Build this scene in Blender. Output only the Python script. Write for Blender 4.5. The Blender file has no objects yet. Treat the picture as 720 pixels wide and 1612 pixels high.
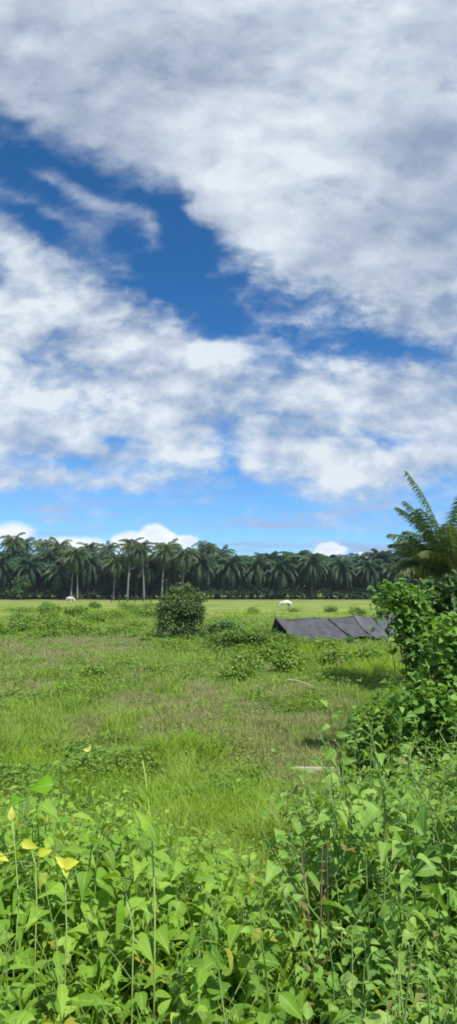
import bpy, math, random
import numpy as np
from mathutils import Vector, Matrix, Euler

# ------------------------------------------------------------------ camera, world, sun, exposure
scene = bpy.context.scene
F = 1010.0                      # focal length in photo pixels (720 x 1612)
HORIZON = 926.0
PITCH = math.atan((HORIZON - 806.0) / F)
CAM = Vector((0.0, 0.0, 3.0))
cd = bpy.data.cameras.new('camera'); cam = bpy.data.objects.new('camera', cd)
scene.collection.objects.link(cam)
cam.location = CAM; cam.rotation_euler = (math.pi / 2 + PITCH, 0, 0)
cd.sensor_fit = 'VERTICAL'; cd.sensor_height = 24.0; cd.lens = 24.0 * F / 1612.0
cd.clip_start = 0.05; cd.clip_end = 6000
scene.camera = cam
scene.view_settings.view_transform = 'Standard'; scene.view_settings.look = 'None'
scene.view_settings.gamma = 1.0; scene.view_settings.use_curve_mapping = False
scene.view_settings.exposure = 0.42
scene.cycles.max_bounces = 4; scene.cycles.diffuse_bounces = 2; scene.cycles.transmission_bounces = 3
scene.cycles.pixel_filter_type = 'BLACKMAN_HARRIS'; scene.cycles.filter_width = 1.8

SUN_EL = math.radians(57); SUN_AZ = math.radians(142)     # azimuth clockwise from +Y: behind the camera, to the right
sun_dir = Vector((math.cos(SUN_EL) * math.sin(SUN_AZ), math.cos(SUN_EL) * math.cos(SUN_AZ), math.sin(SUN_EL)))
sl = bpy.data.lights.new('sun', 'SUN'); sl.energy = 4.2; sl.angle = math.radians(0.6); sl.color = (1.0, 0.95, 0.86)
so = bpy.data.objects.new('sun', sl); scene.collection.objects.link(so)
so.rotation_euler = sun_dir.to_track_quat('Z', 'Y').to_euler(); so.location = (0, 0, 60)


def ray(px, py):
    a = (px - 360.0) / F; b = (806.0 - py) / F
    c, s = math.cos(PITCH), math.sin(PITCH)
    return Vector((a, c - b * s, s + b * c))


def at(px, py, Y):
    r = ray(px, py); return CAM + r * (Y / r.y)


def uv(px, py):
    r = ray(px, py); return r.x / r.y, r.z / r.y


world = bpy.data.worlds.new('World'); scene.world = world; world.use_nodes = True
world.cycles.sampling_method = 'MANUAL'; world.cycles.sample_map_resolution = 256
wt = world.node_tree; wt.nodes.clear()


class E:
    """tiny expression wrapper over Math nodes"""
    def __init__(s, t, sock): s.t = t; s.s = sock
    def op(s, o, *a, clamp=False):
        n = s.t.nodes.new('ShaderNodeMath'); n.operation = o; n.use_clamp = clamp
        for i, v in enumerate((s,) + a):
            if isinstance(v, E): s.t.links.new(v.s, n.inputs[i])
            else: n.inputs[i].default_value = v
        return E(s.t, n.outputs[0])
    def __add__(s, o): return s.op('ADD', o)
    def __sub__(s, o): return s.op('SUBTRACT', o)
    def __mul__(s, o): return s.op('MULTIPLY', o)
    def __truediv__(s, o): return s.op('DIVIDE', o)
    def sat(s): return s.op('ADD', 0.0, clamp=True)
    def step(s, a, b):
        n = s.t.nodes.new('ShaderNodeMapRange'); n.interpolation_type = 'SMOOTHSTEP'
        s.t.links.new(s.s, n.inputs[0]); n.inputs[1].default_value = a; n.inputs[2].default_value = b
        return E(s.t, n.outputs[0])


def comb(t, x, y, z):
    n = t.nodes.new('ShaderNodeCombineXYZ')
    for i, v in enumerate((x, y, z)):
        if isinstance(v, E): t.links.new(v.s, n.inputs[i])
        else: n.inputs[i].default_value = v
    return n.outputs[0]


def noise(t, vec, scale, detail=6, rough=0.55, dist=0.0):
    n = t.nodes.new('ShaderNodeTexNoise'); n.inputs['Scale'].default_value = scale
    n.inputs['Detail'].default_value = detail; n.inputs['Roughness'].default_value = rough
    n.inputs['Distortion'].default_value = dist
    if vec is not None: t.links.new(vec, n.inputs['Vector'])
    return E(t, n.outputs['Fac'])


def mixc(t, f, a, b, mode='MIX'):
    n = t.nodes.new('ShaderNodeMix'); n.data_type = 'RGBA'; n.blend_type = mode
    for i, v in ((0, f), (6, a), (7, b)):
        if isinstance(v, E): t.links.new(v.s, n.inputs[i])
        elif hasattr(v, 'is_linked'): t.links.new(v, n.inputs[i])
        elif i == 0: n.inputs[0].default_value = v
        else: n.inputs[i].default_value = (*v, 1)
    return n.outputs[2]


def build_world():
    t = wt
    out = t.nodes.new('ShaderNodeOutputWorld'); bg = t.nodes.new('ShaderNodeBackground')
    bg.inputs[1].default_value = 0.1; t.links.new(bg.outputs[0], out.inputs[0])
    sky = t.nodes.new('ShaderNodeTexSky'); sky.sky_type = 'NISHITA'; sky.sun_disc = False
    sky.sun_elevation = SUN_EL; sky.sun_rotation = SUN_AZ
    sky.air_density = 1.0; sky.dust_density = 0.2; sky.ozone_density = 4.0
    tc = t.nodes.new('ShaderNodeTexCoord')
    sp = t.nodes.new('ShaderNodeSeparateXYZ'); t.links.new(tc.outputs['Generated'], sp.inputs[0])
    x, y, z = (E(t, sp.outputs[i]) for i in range(3))
    yy = y.op('MAXIMUM', 0.12)
    u = x / yy; v = z / yy
    # warp, coarse and fine; flatter nearer the horizon
    q = comb(t, u, v * 1.5, 0.0)
    w1 = noise(t, q, 5.0, 5, 0.6) - 0.5
    q2 = comb(t, u + 7.3, v * 1.5 + 2.1, 0.4)
    w2 = noise(t, q2, 4.0, 5, 0.6) - 0.5
    w3 = noise(t, comb(t, u + 1.3, v * 1.3 + 5.1, 2.4), 15.0, 4, 0.55) - 0.5
    uw = u + w1 * 0.13 + w3 * 0.035; vw = v + w2 * 0.12 + w3 * 0.03

    def fcurve(pts):
        n = t.nodes.new('ShaderNodeFloatCurve'); c = n.mapping.curves[0]
        P = [uv(*p) for p in pts]
        P = [((a + 0.6) / 1.2, b / 1.4) for a, b in P]
        c.points[0].location = P[0]; c.points[1].location = P[-1]
        for p in P[1:-1]: c.points.new(*p)
        for p in c.points: p.handle_type = 'AUTO'
        n.mapping.update()
        t.links.new((((uw + 0.6) / 1.2).sat()).s, n.inputs['Value'])
        return E(t, n.outputs[0]) * 1.4
    A = fcurve([(-60, 150), (0, 185), (100, 222), (200, 262), (285, 305), (325, 375), (400, 425), (480, 468), (600, 515), (660, 545), (780, 560)])
    B = fcurve([(-60, 335), (0, 338), (40, 372), (90, 435), (160, 455), (240, 498), (330, 540), (400, 566), (480, 566), (600, 560), (680, 545), (780, 560)])
    Cc = fcurve([(-60, 745), (0, 742), (120, 730), (240, 738), (320, 722), (360, 690), (400, 735), (450, 765), (550, 792), (640, 778), (720, 750), (780, 745)])
    # soft signed masks
    MA = ((vw - A) / 0.075 + 0.45).sat()
    MB = ((B - vw) / 0.085 + 0.45).sat() * ((vw - Cc) / 0.085 + 0.60).sat()
    M = MA.op('MAXIMUM', MB)

    def blob(px, py, rx, ry, ang=0.0, uu=None, vv=None):
        cu, cv = uv(px, py); k = 1.0 / F
        du = (uu or uw) - cu; dv = (vv or vw) - cv
        ca, sa = math.cos(ang), math.sin(ang)
        a = (du * ca + dv * sa) / (rx * k); b = (dv * ca - du * sa) / (ry * k)
        return (a * a + b * b).op('MULTIPLY', -1.0).op('EXPONENT')
    for (px, py, rx, ry, ang, wgt) in [
        (200, 330, 90, 22, -0.45, 0.5), (245, 385, 22, 40, 0.5, 0.42), (470, 500, 70, 18, 0, .3), (320, 320, 20, 30, 0, -.3), (90, 420, 40, 60, .5, .2), (12, 300, 40, 18, -0.5, 0.45),
        (90, 280, 60, 20, -0.5, 0.25), (170, 395, 60, 20, -0.5, 0.3), (100, 340, 60, 18, -0.4, 0.25),
        (180, 690, 50, 18, 0, -0.7), (360, 660, 55, 30, 0.4, -0.3), (100, 520, 20, 45, 0.3, -0.35), (585, 690, 80, 15, 0, -0.65), (110, 640, 120, 10, 0.1, -.25), (500, 660, 100, 12, 0, -.3), (60, 560, 30, 30, 0.6, -.25),
        (0, 440, 22, 30, 0, -0.5), (620, 545, 80, 14, 0, -0.2), (450, 505, 90, 22, -0.3, 0.22),
        (30, 690, 150, 12, 0.0, -0.2), (120, 760, 220, 12, 0.0, 0.42), (90, 735, 160, 10, 0.0, -0.15)]:
        M = M + blob(px, py, rx, ry, ang) * wgt
    uf = u + w3 * 0.03; vf = v + w2 * 0.03
    det = noise(t, comb(t, uf, vf * 1.5, 1.7), 6.5, 7, 0.57) - 0.5
    dlt = noise(t, comb(t, uf - 0.015, vf * 1.5 + 0.040, 1.7), 6.5, 5, 0.55) - 0.5
    dt2 = noise(t, comb(t, uf + 3.0, vf * 1.6, 8.7), 22.0, 6, 0.6) - 0.5
    mid = (v.step(0.44, 0.58) * -1.0 + 1.0)
    front = M * 0.92 + det * 1.55 + dt2 * (mid * 0.7 + 0.25)
    aF = front.step(0.00, 0.90)
    # clouds for the rest of the sky (behind and beside the view)
    zz = z.op('MAXIMUM', 0.0) + 0.18
    pl = comb(t, x / zz, y / zz, 0.0)
    nb = noise(t, pl, 0.9, 7, 0.6)
    aB = nb.step(0.44, 0.62)
    k = y.step(0.45, 0.62)
    alpha = aF * k + aB * (k * -1.0 + 1.0)
    # thin streaks low over the trees
    st = noise(t, comb(t, u * 1.0, v * 9.0, 3.0), 6.0, 5, 0.55)
    low = v.step(0.02, 0.06) * (v.step(0.13, 0.20) * -1.0 + 1.0)
    streak = (st.step(0.50, 0.72)) * low * 0.9 + blob(480, 822, 190, 9, 0.0) * 0.6 + blob(110, 760, 200, 14) * 0.4 + blob(600, 858, 150, 7) * 0.5 + blob(150, 790, 150, 9) * 0.4
    # tall far cumulus standing on the horizon
    f2 = noise(t, comb(t, u, v * 1.2, 9.0), 30.0, 5, 0.6) - 0.5
    cm = None
    for (px, py, rx, ry, wgt) in [(244, 842, 30, 20, .95), (262, 846, 26, 16, .9), (212, 852, 46, 17, .85), (285, 854, 34, 14, .9), (110, 858, 80, 18, 0.75), (20, 840, 50, 26, .65),
                                  (520, 866, 30, 14, 1.0), (580, 874, 26, 8, .9), (400, 886, 400, 12, .6), (160, 880, 200, 18, .7), (-150, 850, 120, 50, .9), (980, 850, 220, 50, .9)]:
        b = blob(px, py, rx, ry, 0, u + f2 * 0.035, v + f2 * 0.035) * wgt
        cm = b if cm is None else cm.op('MAXIMUM', b)
    cum = (cm + f2 * 0.5 + w1 * 0.3).step(0.30, 0.62)
    hz = (v.step(0.0, 0.11) * -1.0 + 1.0)
    # colours (background strength is 0.1, so these are ten times the radiance)
    skyc = mixc(t, 1.0, sky.outputs[0], (0.62, 1.10, 1.55), 'MULTIPLY')
    vz = z.step(0.0, 0.50)
    lift = mixc(t, vz, (0.86, 0.80, 0.80), (0.32, 0.55, 0.58))
    skyc = mixc(t, 1.0, skyc, lift, 'MULTIPLY')
    big = noise(t, comb(t, u, v * 1.5, 11.0), 3.4, 4, 0.5, 0.2)
    sm = noise(t, comb(t, uf, vf * 1.4, 13.0), 9.0, 5, 0.5)
    br = (big - 0.5) * 1.7 + (sm - 0.5) * (mid * 0.9 + 0.7) + (det - dlt) * (mid * 1.2 + 1.2) + dt2 * (mid * 1.1 + 0.25) + 0.56
    for (px, py, rx, ry, wgt) in [(690, 220, 90, 90, -0.42), (600, 370, 130, 70, -0.30), (420, 240, 120, 60, 0.32), (400, 370, 60, 60, .25), (330, 560, 90, 45, 0.30),
                                  (60, 590, 110, 60, 0.25), (30, 500, 70, 40, -0.3), (280, 715, 60, 20, 0.35), (560, 730, 120, 30, 0.3), (650, 600, 120, 30, -.25), (10, 390, 40, 50, 0.3), (250, 240, 120, 40, -.1), (80, 175, 90, 30, -0.1), (70, 660, 150, 30, -0.35)]:
        br = br + blob(px, py, rx, ry) * wgt
    cc = mixc(t, br.sat(), (3.0, 3.6, 4.5), (5.9, 6.5, 7.0))
    c1 = mixc(t, (streak).sat(), skyc, (2.7, 3.9, 6.2))
    c2 = mixc(t, cum, c1, mixc(t, (f2 * 2.0 + 0.7 + hz * -0.2).sat(), (4.3, 5.4, 7.2), (8.2, 8.5, 8.8)))
    c3 = mixc(t, (alpha * (br.sat() * 0.26 + 0.72)).sat(), c2, cc)
    # below the horizon: plain dull green-grey
    c4 = mixc(t, z.step(-0.02, 0.0), (0.8, 1.0, 0.6), c3)
    t.links.new(c4, bg.inputs[0])


build_world()

# ------------------------------------------------------------------ helpers
R = np.random.default_rng(7)
random.seed(7)
COL = scene.collection


def tag(o, label=None, cat=None, group=None, kind=None):
    if label: o['label'] = label
    if cat: o['category'] = cat
    if group: o['group'] = group
    if kind: o['kind'] = kind
    return o


def empty(name, loc, rz=0.0, sc=1.0):
    o = bpy.data.objects.new(name, None); COL.objects.link(o)
    o.location = loc; o.rotation_euler = (0, 0, rz); o.scale = (sc,) * 3; o.empty_display_size = 0.2
    return o


def copy_tree(o, parent=None):
    c = o.copy(); COL.objects.link(c); c.parent = parent
    for ch in list(o.children): copy_tree(ch, c)
    return c


class G:
    """mesh accumulator: verts, quads, tris, per-vertex rnd/tint values"""
    def __init__(s): s.v = []; s.q = []; s.t = []; s.r = []; s.d = []; s.m = []; s.n = 0
    def add(s, v, q=None, t=None, r=0.5, d=0.0, m=1.0):
        v = np.asarray(v, float).reshape(-1, 3)
        if q is not None and len(q): s.q.append(np.asarray(q, int).reshape(-1, 4) + s.n)
        if t is not None and len(t): s.t.append(np.asarray(t, int).reshape(-1, 3) + s.n)
        s.v.append(v)
        s.r.append(np.broadcast_to(np.asarray(r, float), (len(v),)).copy())
        s.d.append(np.broadcast_to(np.asarray(d, float), (len(v),)).copy())
        s.m.append(np.broadcast_to(np.asarray(m, float), (len(v),)).copy())
        s.n += len(v)
    def build(s, name, mat, parent=None, smooth=True, loc=None):
        v = np.concatenate(s.v)
        q = np.concatenate(s.q) if s.q else np.zeros((0, 4), int)
        t = np.concatenate(s.t) if s.t else np.zeros((0, 3), int)
        me = bpy.data.meshes.new(name)
        me.vertices.add(len(v)); me.vertices.foreach_set('co', v.astype(np.float32).ravel())
        nl = len(q) * 4 + len(t) * 3
        me.loops.add(nl); me.loops.foreach_set('vertex_index', np.concatenate([q.ravel(), t.ravel()]).astype(np.int32))
        me.polygons.add(len(q) + len(t))
        ls = np.concatenate([np.arange(len(q)) * 4, len(q) * 4 + np.arange(len(t)) * 3]).astype(np.int32)
        me.polygons.foreach_set('loop_start', ls)
        me.polygons.foreach_set('use_smooth', np.full(len(ls), smooth, bool))
        for nm, arr in (('rnd', s.r), ('dry', s.d), ('rib', s.m)):
            a = me.attributes.new(nm, 'FLOAT', 'POINT'); a.data.foreach_set('value', np.concatenate(arr).astype(np.float32))
        me.update(calc_edges=True); me.validate()
        me.materials.append(mat)
        o = bpy.data.objects.new(name, me); COL.objects.link(o)
        if parent is not None: o.parent = parent
        if loc is not None: o.location = loc
        return o


def nrm(a): return a / np.maximum(np.linalg.norm(a, axis=-1, keepdims=True), 1e-9)


def tube(g, pts, rads, seg=8, r=0.5, cap=True, d=0.0):
    pts = np.asarray(pts, float); rads = np.broadcast_to(np.asarray(rads, float), (len(pts),))
    T = nrm(np.gradient(pts, axis=0))
    ref = np.array([0.0, 0.0, 1.0]) if abs(T[0][2]) < 0.9 else np.array([1.0, 0, 0])
    N = nrm(np.cross(T, ref)); B = np.cross(T, N)
    a = np.linspace(0, 2 * np.pi, seg, endpoint=False)
    ring = N[:, None] * np.cos(a)[None, :, None] + B[:, None] * np.sin(a)[None, :, None]
    v = (pts[:, None] + ring * rads[:, None, None]).reshape(-1, 3)
    q = []
    for i in range(len(pts) - 1):
        for j in range(seg):
            k = (j + 1) % seg
            q.append((i * seg + j, i * seg + k, (i + 1) * seg + k, (i + 1) * seg + j))
    t = []
    if cap:
        v = np.vstack([v, pts[:1], pts[-1:]]); n = len(pts) * seg
        for j in range(seg):
            k = (j + 1) % seg
            t += [(n, k, j), (n + 1, (len(pts) - 1) * seg + j, (len(pts) - 1) * seg + k)]
    g.add(v, q, t, r, d)


# leaf templates: (t along, s across, lift) and faces
def leaf_template(rows, widths, fold=0.12, droop=0.35, tip=0.0, wav=0.0):
    v = []; mid = []; L = []; Rr = []
    n = len(rows)
    for i, (a, w) in enumerate(zip(rows, widths)):
        z = -droop * a * a
        mid.append(len(v)); v.append((a, 0, z))
        if w > 0:
            L.append(len(v)); v.append((a, w, z + fold * w + wav * math.sin(i * 2.1)))
            Rr.append(len(v)); v.append((a, -w, z + fold * w - wav * math.sin(i * 1.7 + 1)))
        else:
            L.append(None); Rr.append(None)
    q, t = [], []
    for i in range(n - 1):
        for S, fl in ((L, 0), (Rr, 1)):
            a, b, c, d = mid[i], mid[i + 1], S[i + 1], S[i]
            f = [k for k in (a, b, c, d) if k is not None]
            if fl: f = f[::-1]
            if len(f) == 4: q.append(f)
            elif len(f) == 3: t.append(f)
    return np.array(v, float), np.array(q, int).reshape(-1, 4), np.array(t, int).reshape(-1, 3)


OVATE = leaf_template([0, .08, .25, .5, .75, .92, 1], [0, .15, .29, .27, .15, .05, 0], 0.42, 0.36, wav=0.02)
HEART = leaf_template([-.06, 0.02, .14, .32, .55, .78, 1], [.15, .29, .37, .31, .18, .07, 0], 0.42, 0.42, wav=0.03)
LANCE = leaf_template([0, .12, .35, .65, 1], [0, .12, .18, .11, 0], 0.3, 0.35)
SMALL = leaf_template([0, .45, 1], [0, .30, 0], 0.3, 0.25)


def leaves(g, tmpl, P, D, Nn, L, W, rnd, dry=0.0):
    """P base points, D directions, Nn approximate upper normals, L lengths, W width factors"""
    tv, tq, tt = tmpl; n = len(P); m = len(tv)
    D = nrm(D); S = nrm(np.cross(Nn, D)); Z = np.cross(D, S)
    L = np.broadcast_to(np.asarray(L, float), (n,)); W = np.broadcast_to(np.asarray(W, float), (n,))
    v = P[:, None] + D[:, None] * (tv[None, :, 0:1] * L[:, None, None]) + S[:, None] * (tv[None, :, 1:2] * (L * W)[:, None, None]) + Z[:, None] * (tv[None, :, 2:3] * L[:, None, None])
    off = (np.arange(n) * m)[:, None, None]
    q = (tq[None] + off).reshape(-1, 4) if len(tq) else None
    t = (tt[None] + off).reshape(-1, 3) if len(tt) else None
    g.add(v.reshape(-1, 3), q, t, np.repeat(np.broadcast_to(rnd, (n,)), m), np.repeat(np.broadcast_to(dry, (n,)), m), np.tile(np.abs(tv[:, 1]) > 1e-6, n).astype(float))


def vnoise(x, y, seed=0):
    x = np.asarray(x, float); y = np.asarray(y, float)
    xi = np.floor(x).astype(np.int64); yi = np.floor(y).astype(np.int64); fx = x - xi; fy = y - yi
    fx = fx * fx * (3 - 2 * fx); fy = fy * fy * (3 - 2 * fy)
    def h(a, b):
        n = (a * 374761393 + b * 668265263 + seed * 974634777) & 0x7fffffff
        n = ((n ^ (n >> 13)) * 1274126177) & 0x7fffffff
        return ((n ^ (n >> 16)) & 0xffff) / 65535.0
    return (h(xi, yi) * (1 - fx) + h(xi + 1, yi) * fx) * (1 - fy) + (h(xi, yi + 1) * (1 - fx) + h(xi + 1, yi + 1) * fx) * fy


def fbm(x, y, seed=0, o=4):
    s = 0; a = 0.5; tot = 0
    for i in range(o):
        s = s + a * vnoise(x * 2 ** i, y * 2 ** i, seed + i); tot += a; a *= 0.5
    return s / tot


def sstep(a, b, x):
    t = np.clip((x - a) / (b - a), 0, 1); return t * t * (3 - 2 * t)


def ground_z(x, y):
    x = np.asarray(x, float); y = np.asarray(y, float)
    bank = 1.35 * (1 - sstep(2.0, 7.5, y + 0.25 * np.sin(x * 0.9)))
    near = 1 - sstep(60, 130, y)
    bumps = (fbm(x * 0.35, y * 0.35, 3) - 0.5) * 0.34 * near + (fbm(x * 0.08, y * 0.05, 9) - 0.5) * 0.5 * near * sstep(8, 20, y)
    return bank + bumps


def gz(x, y): return float(ground_z(x, y))


# ------------------------------------------------------------------ materials
def new_mat(name):
    m = bpy.data.materials.new(name); m.use_nodes = True; m.node_tree.nodes.clear(); return m, m.node_tree


def ramp(t, fac, stops):
    n = t.nodes.new('ShaderNodeValToRGB'); e = n.color_ramp.elements
    while len(e) < len(stops): e.new(0.5)
    for el, (p, c) in zip(e, stops): el.position = p; el.color = (*c, 1)
    t.links.new(fac.s, n.inputs[0]); return n.outputs[0]


def attr(t, name):
    n = t.nodes.new('ShaderNodeAttribute'); n.attribute_name = name; return E(t, n.outputs['Fac'])


def leaf_mat(name, stops, trans=0.3, rough=0.45, spec=0.35, dry=None, nscale=None, veins=False, tint=(1.5, 1.35, 0.55)):
    m, t = new_mat(name)
    out = t.nodes.new('ShaderNodeOutputMaterial'); p = t.nodes.new('ShaderNodeBsdfPrincipled')
    tr = t.nodes.new('ShaderNodeBsdfTranslucent'); mx = t.nodes.new('ShaderNodeMixShader')
    r = attr(t, 'rnd')
    oi = t.nodes.new('ShaderNodeObjectInfo')
    f = r * 0.75 + E(t, oi.outputs['Random']) * 0.35 - 0.05
    if nscale:
        tc = t.nodes.new('ShaderNodeTexCoord')
        f = f + (noise(t, tc.outputs['Object'], nscale, 3) - 0.5) * 0.5
    c = ramp(t, f.sat(), stops)
    if veins:
        tc2 = t.nodes.new('ShaderNodeTexCoord')
        c = mixc(t, attr(t, 'rib').step(0.16, 0.03) * 0.45, c, (.55, .66, .22))
        blot = noise(t, tc2.outputs['Object'], 38.0, 2, 0.5)
        c = mixc(t, (blot - 0.5) * 1.6 + 0.35, c, mixc(t, 0.35, c, (.05, .14, .03)))
        c = mixc(t, noise(t, tc2.outputs['Object'], 75.0, 1, 0.5).step(0.70, 0.76) * 0.7, c, (.30, .22, .06))
    if dry: c = mixc(t, attr(t, 'dry').sat(), c, dry)
    t.links.new(c, p.inputs['Base Color']); p.inputs['Roughness'].default_value = rough
    p.inputs['Specular IOR Level'].default_value = spec
    c2 = mixc(t, 1.0, c, tint, 'MULTIPLY'); t.links.new(c2, tr.inputs[0])
    mx.inputs[0].default_value = trans
    t.links.new(p.outputs[0], mx.inputs[1]); t.links.new(tr.outputs[0], mx.inputs[2]); t.links.new(mx.outputs[0], out.inputs[0])
    return m


def solid_mat(name, c1, c2, scale=6.0, rough=0.8, spec=0.3, bump=0.3, coord='Object', stretch=None):
    m, t = new_mat(name)
    out = t.nodes.new('ShaderNodeOutputMaterial'); p = t.nodes.new('ShaderNodeBsdfPrincipled')
    tc = t.nodes.new('ShaderNodeTexCoord'); vec = tc.outputs[coord]
    if stretch:
        mp = t.nodes.new('ShaderNodeMapping'); mp.inputs['Scale'].default_value = stretch
        t.links.new(vec, mp.inputs[0]); vec = mp.outputs[0]
    n = noise(t, vec, scale, 5, 0.6)
    t.links.new(mixc(t, n.step(0.3, 0.7), c1, c2), p.inputs['Base Color'])
    p.inputs['Roughness'].default_value = rough; p.inputs['Specular IOR Level'].default_value = spec
    if bump:
        b = t.nodes.new('ShaderNodeBump'); b.inputs['Strength'].default_value = bump; b.inputs['Distance'].default_value = 0.02
        t.links.new(n.s, b.inputs['Height']); t.links.new(b.outputs[0], p.inputs['Normal'])
    t.links.new(p.outputs[0], out.inputs[0]); return m


M = {}
M['weed'] = leaf_mat('weed_leaf', [(0, (.10, .22, .02)), (.4, (.20, .38, .035)), (.8, (.33, .54, .06)), (1, (.46, .64, .11))], 0.42, 0.55, 0.3, dry=(.42, .40, .06), veins=True)
M['weed_right'] = leaf_mat('pale_weed_leaf', [(0, (.09, .21, .03)), (.4, (.19, .37, .055)), (.8, (.31, .51, .095)), (1, (.44, .60, .16))], 0.40, 0.55, 0.3, dry=(.30, .27, .10), veins=True)
M['bigleaf'] = leaf_mat('bright_leaf', [(0, (.16, .40, .015)), (1, (.26, .52, .02))], 0.5, 0.4, 0.35, veins=True)
M['yellow'] = leaf_mat('yellow_leaf', [(0, (.50, .56, .03)), (.5, (.66, .66, .07)), (1, (.78, .74, .30))], 0.35, 0.5, 0.3, tint=(1, .95, .5))
M['shrub'] = leaf_mat('shrub_leaf', [(0, (.06, .15, .022)), (.5, (.15, .30, .045)), (.85, (.25, .42, .07)), (1, (.36, .54, .10))], 0.34, 0.52, 0.35)
M['darkshrub'] = leaf_mat('dark_shrub_leaf', [(0, (.04, .10, .025)), (.5, (.085, .185, .04)), (1, (.17, .30, .07))], 0.2, 0.5, 0.45)
M['bush'] = leaf_mat('bush_leaf', [(0, (.065, .12, .04)), (.5, (.13, .205, .06)), (1, (.22, .31, .09))], 0.2, 0.55, 0.3)
M['low'] = leaf_mat('low_bush_leaf', [(0, (.08, .16, .02)), (.5, (.15, .27, .035)), (1, (.25, .38, .055))], 0.25, 0.55, 0.3)
M['grass'] = leaf_mat('grass_blade', [(0, (.10, .21, .025)), (.5, (.20, .35, .04)), (1, (.32, .47, .07))], 0.3, 0.6, 0.2, dry=(.27, .29, .13))
M['lush'] = leaf_mat('lush_grass_blade', [(0, (.13, .25, .02)), (.5, (.23, .40, .03)), (1, (.35, .50, .05))], 0.35, 0.5, 0.25, dry=(.25, .25, .10))
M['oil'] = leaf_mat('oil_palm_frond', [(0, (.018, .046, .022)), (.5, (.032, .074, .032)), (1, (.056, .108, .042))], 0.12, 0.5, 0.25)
M['coco'] = leaf_mat('far_coconut_frond', [(0, (.03, .06, .022)), (.5, (.055, .10, .03)), (1, (.11, .16, .05))], 0.15, 0.5, 0.3, dry=(.20, .17, .09))
M['frond'] = leaf_mat('near_coconut_frond', [(0, (.07, .12, .05)), (.5, (.12, .19, .07)), (1, (.22, .30, .10))], 0.3, 0.45, 0.4, dry=(.28, .22, .08))
M['petiole'] = solid_mat('petiole', (.11, .15, .03), (.19, .17, .06), 3, 0.6, 0.3, stretch=(1, 1, .2))
M['trunk'] = solid_mat('pale_palm_trunk', (.15, .16, .135), (.25, .25, .215), 2.0, 0.85, 0.2)
M['oiltrunk'] = solid_mat('oil_palm_trunk', (.03, .035, .025), (.08, .08, .055), 3.0, 0.9, 0.1)
M['stem'] = solid_mat('green_stem', (.14, .26, .05), (.22, .30, .09), 14, 0.6, 0.3, 0.1)
M['palestem'] = solid_mat('pale_stem', (.30, .44, .10), (.44, .52, .18), 14, 0.6, 0.3, 0.1)
M['wood'] = solid_mat('brown_wood', (.09, .06, .035), (.17, .12, .07), 10, 0.85, 0.2)
M['bleached'] = solid_mat('bleached_wood', (.34, .31, .23), (.58, .54, .42), 20, 0.8, 0.2, stretch=(.2, 1, 1))
M['tarp'] = solid_mat('dark_tarp', (.050, .052, .054), (.088, .090, .094), 2.2, 0.5, 0.5, 0.9)
M['tarp_pale'] = solid_mat('faded_tarp', (.066, .067, .072), (.11, .11, .118), 2.2, 0.5, 0.5, 0.9)
M['cow'] = solid_mat('white_hide', (.50, .46, .40), (.66, .62, .55), 3, 0.8, 0.2, 0.1)
M['horn'] = solid_mat('horn', (.10, .09, .08), (.16, .14, .12), 20, 0.6, 0.3, 0.1)


def ground_mat():
    m, t = new_mat('field_ground')
    out = t.nodes.new('ShaderNodeOutputMaterial'); p = t.nodes.new('ShaderNodeBsdfPrincipled')
    tc = t.nodes.new('ShaderNodeTexCoord'); o = tc.outputs['Object']
    dry = attr(t, 'dry')
    n1 = noise(t, o, 1.3, 8, 0.65); n2 = noise(t, o, 0.12, 5, 0.6); n3 = noise(t, o, 9.0, 4, 0.6)
    c = mixc(t, (n1 * 0.7 + n3 * 0.3).step(0.35, 0.65), (.075, .115, .025), (.17, .24, .045))
    b = mixc(t, n3.step(0.35, 0.65), (.12, .11, .055), (.22, .21, .10))
    c = mixc(t, (dry + (n1 - 0.5) * 0.9).step(0.25, 0.85), c, b)
    # far pasture: cropped grass, yellow-green with faint bands
    pos = t.nodes.new('ShaderNodeSeparateXYZ'); t.links.new(o, pos.inputs[0])
    far = E(t, pos.outputs[1]).step(55, 85)
    nf = noise(t, comb(t, E(t, pos.outputs[0]) * 0.10, E(t, pos.outputs[1]) * 0.10, 0.0), 1.6, 6, 0.7)
    cf = mixc(t, nf.step(0.35, 0.65), (.13, .205, .035), (.27, .31, .08))
    c = mixc(t, far, c, cf)
    t.links.new(c, p.inputs['Base Color']); p.inputs['Roughness'].default_value = 0.95; p.inputs['Specular IOR Level'].default_value = 0.1
    bp = t.nodes.new('ShaderNodeBump'); bp.inputs['Strength'].default_value = 0.7; bp.inputs['Distance'].default_value = 0.08
    t.links.new(n1.s, bp.inputs['Height']); t.links.new(bp.outputs[0], p.inputs['Normal'])
    t.links.new(p.outputs[0], out.inputs[0]); return m


# dry, trampled patches of the field, read off the photograph: (px, py, radius px x, y, weight)
DRY = []
for (px, py, rx, ry, w) in [(70, 1012, 150, 14, .8), (90, 1035, 90, 26, .5), (190, 1020, 60, 14, .6), (230, 1070, 90, 30, .35), (330, 1110, 170, 30, .75), (370, 1135, 130, 25, .8), (300, 1095, 120, 20, .5),
                            (430, 1195, 100, 30, .9), (470, 1225, 90, 24, .9), (480, 1275, 50, 30, .7), (210, 1140, 160, 24, .45), (40, 1090, 60, 30, .4), (490, 1095, 60, 14, .6), (335, 1170, 40, 20, .5),
                            (420, 1055, 130, 20, .3), (150, 1165, 120, 20, .35)]:
    r = ray(px, py); Y = 3.0 / (-r.z / r.y); p = at(px, py, Y)
    DRY.append((p.x, p.y, rx * Y / F, ry * Y * Y / (3.0 * F), w))


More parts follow.
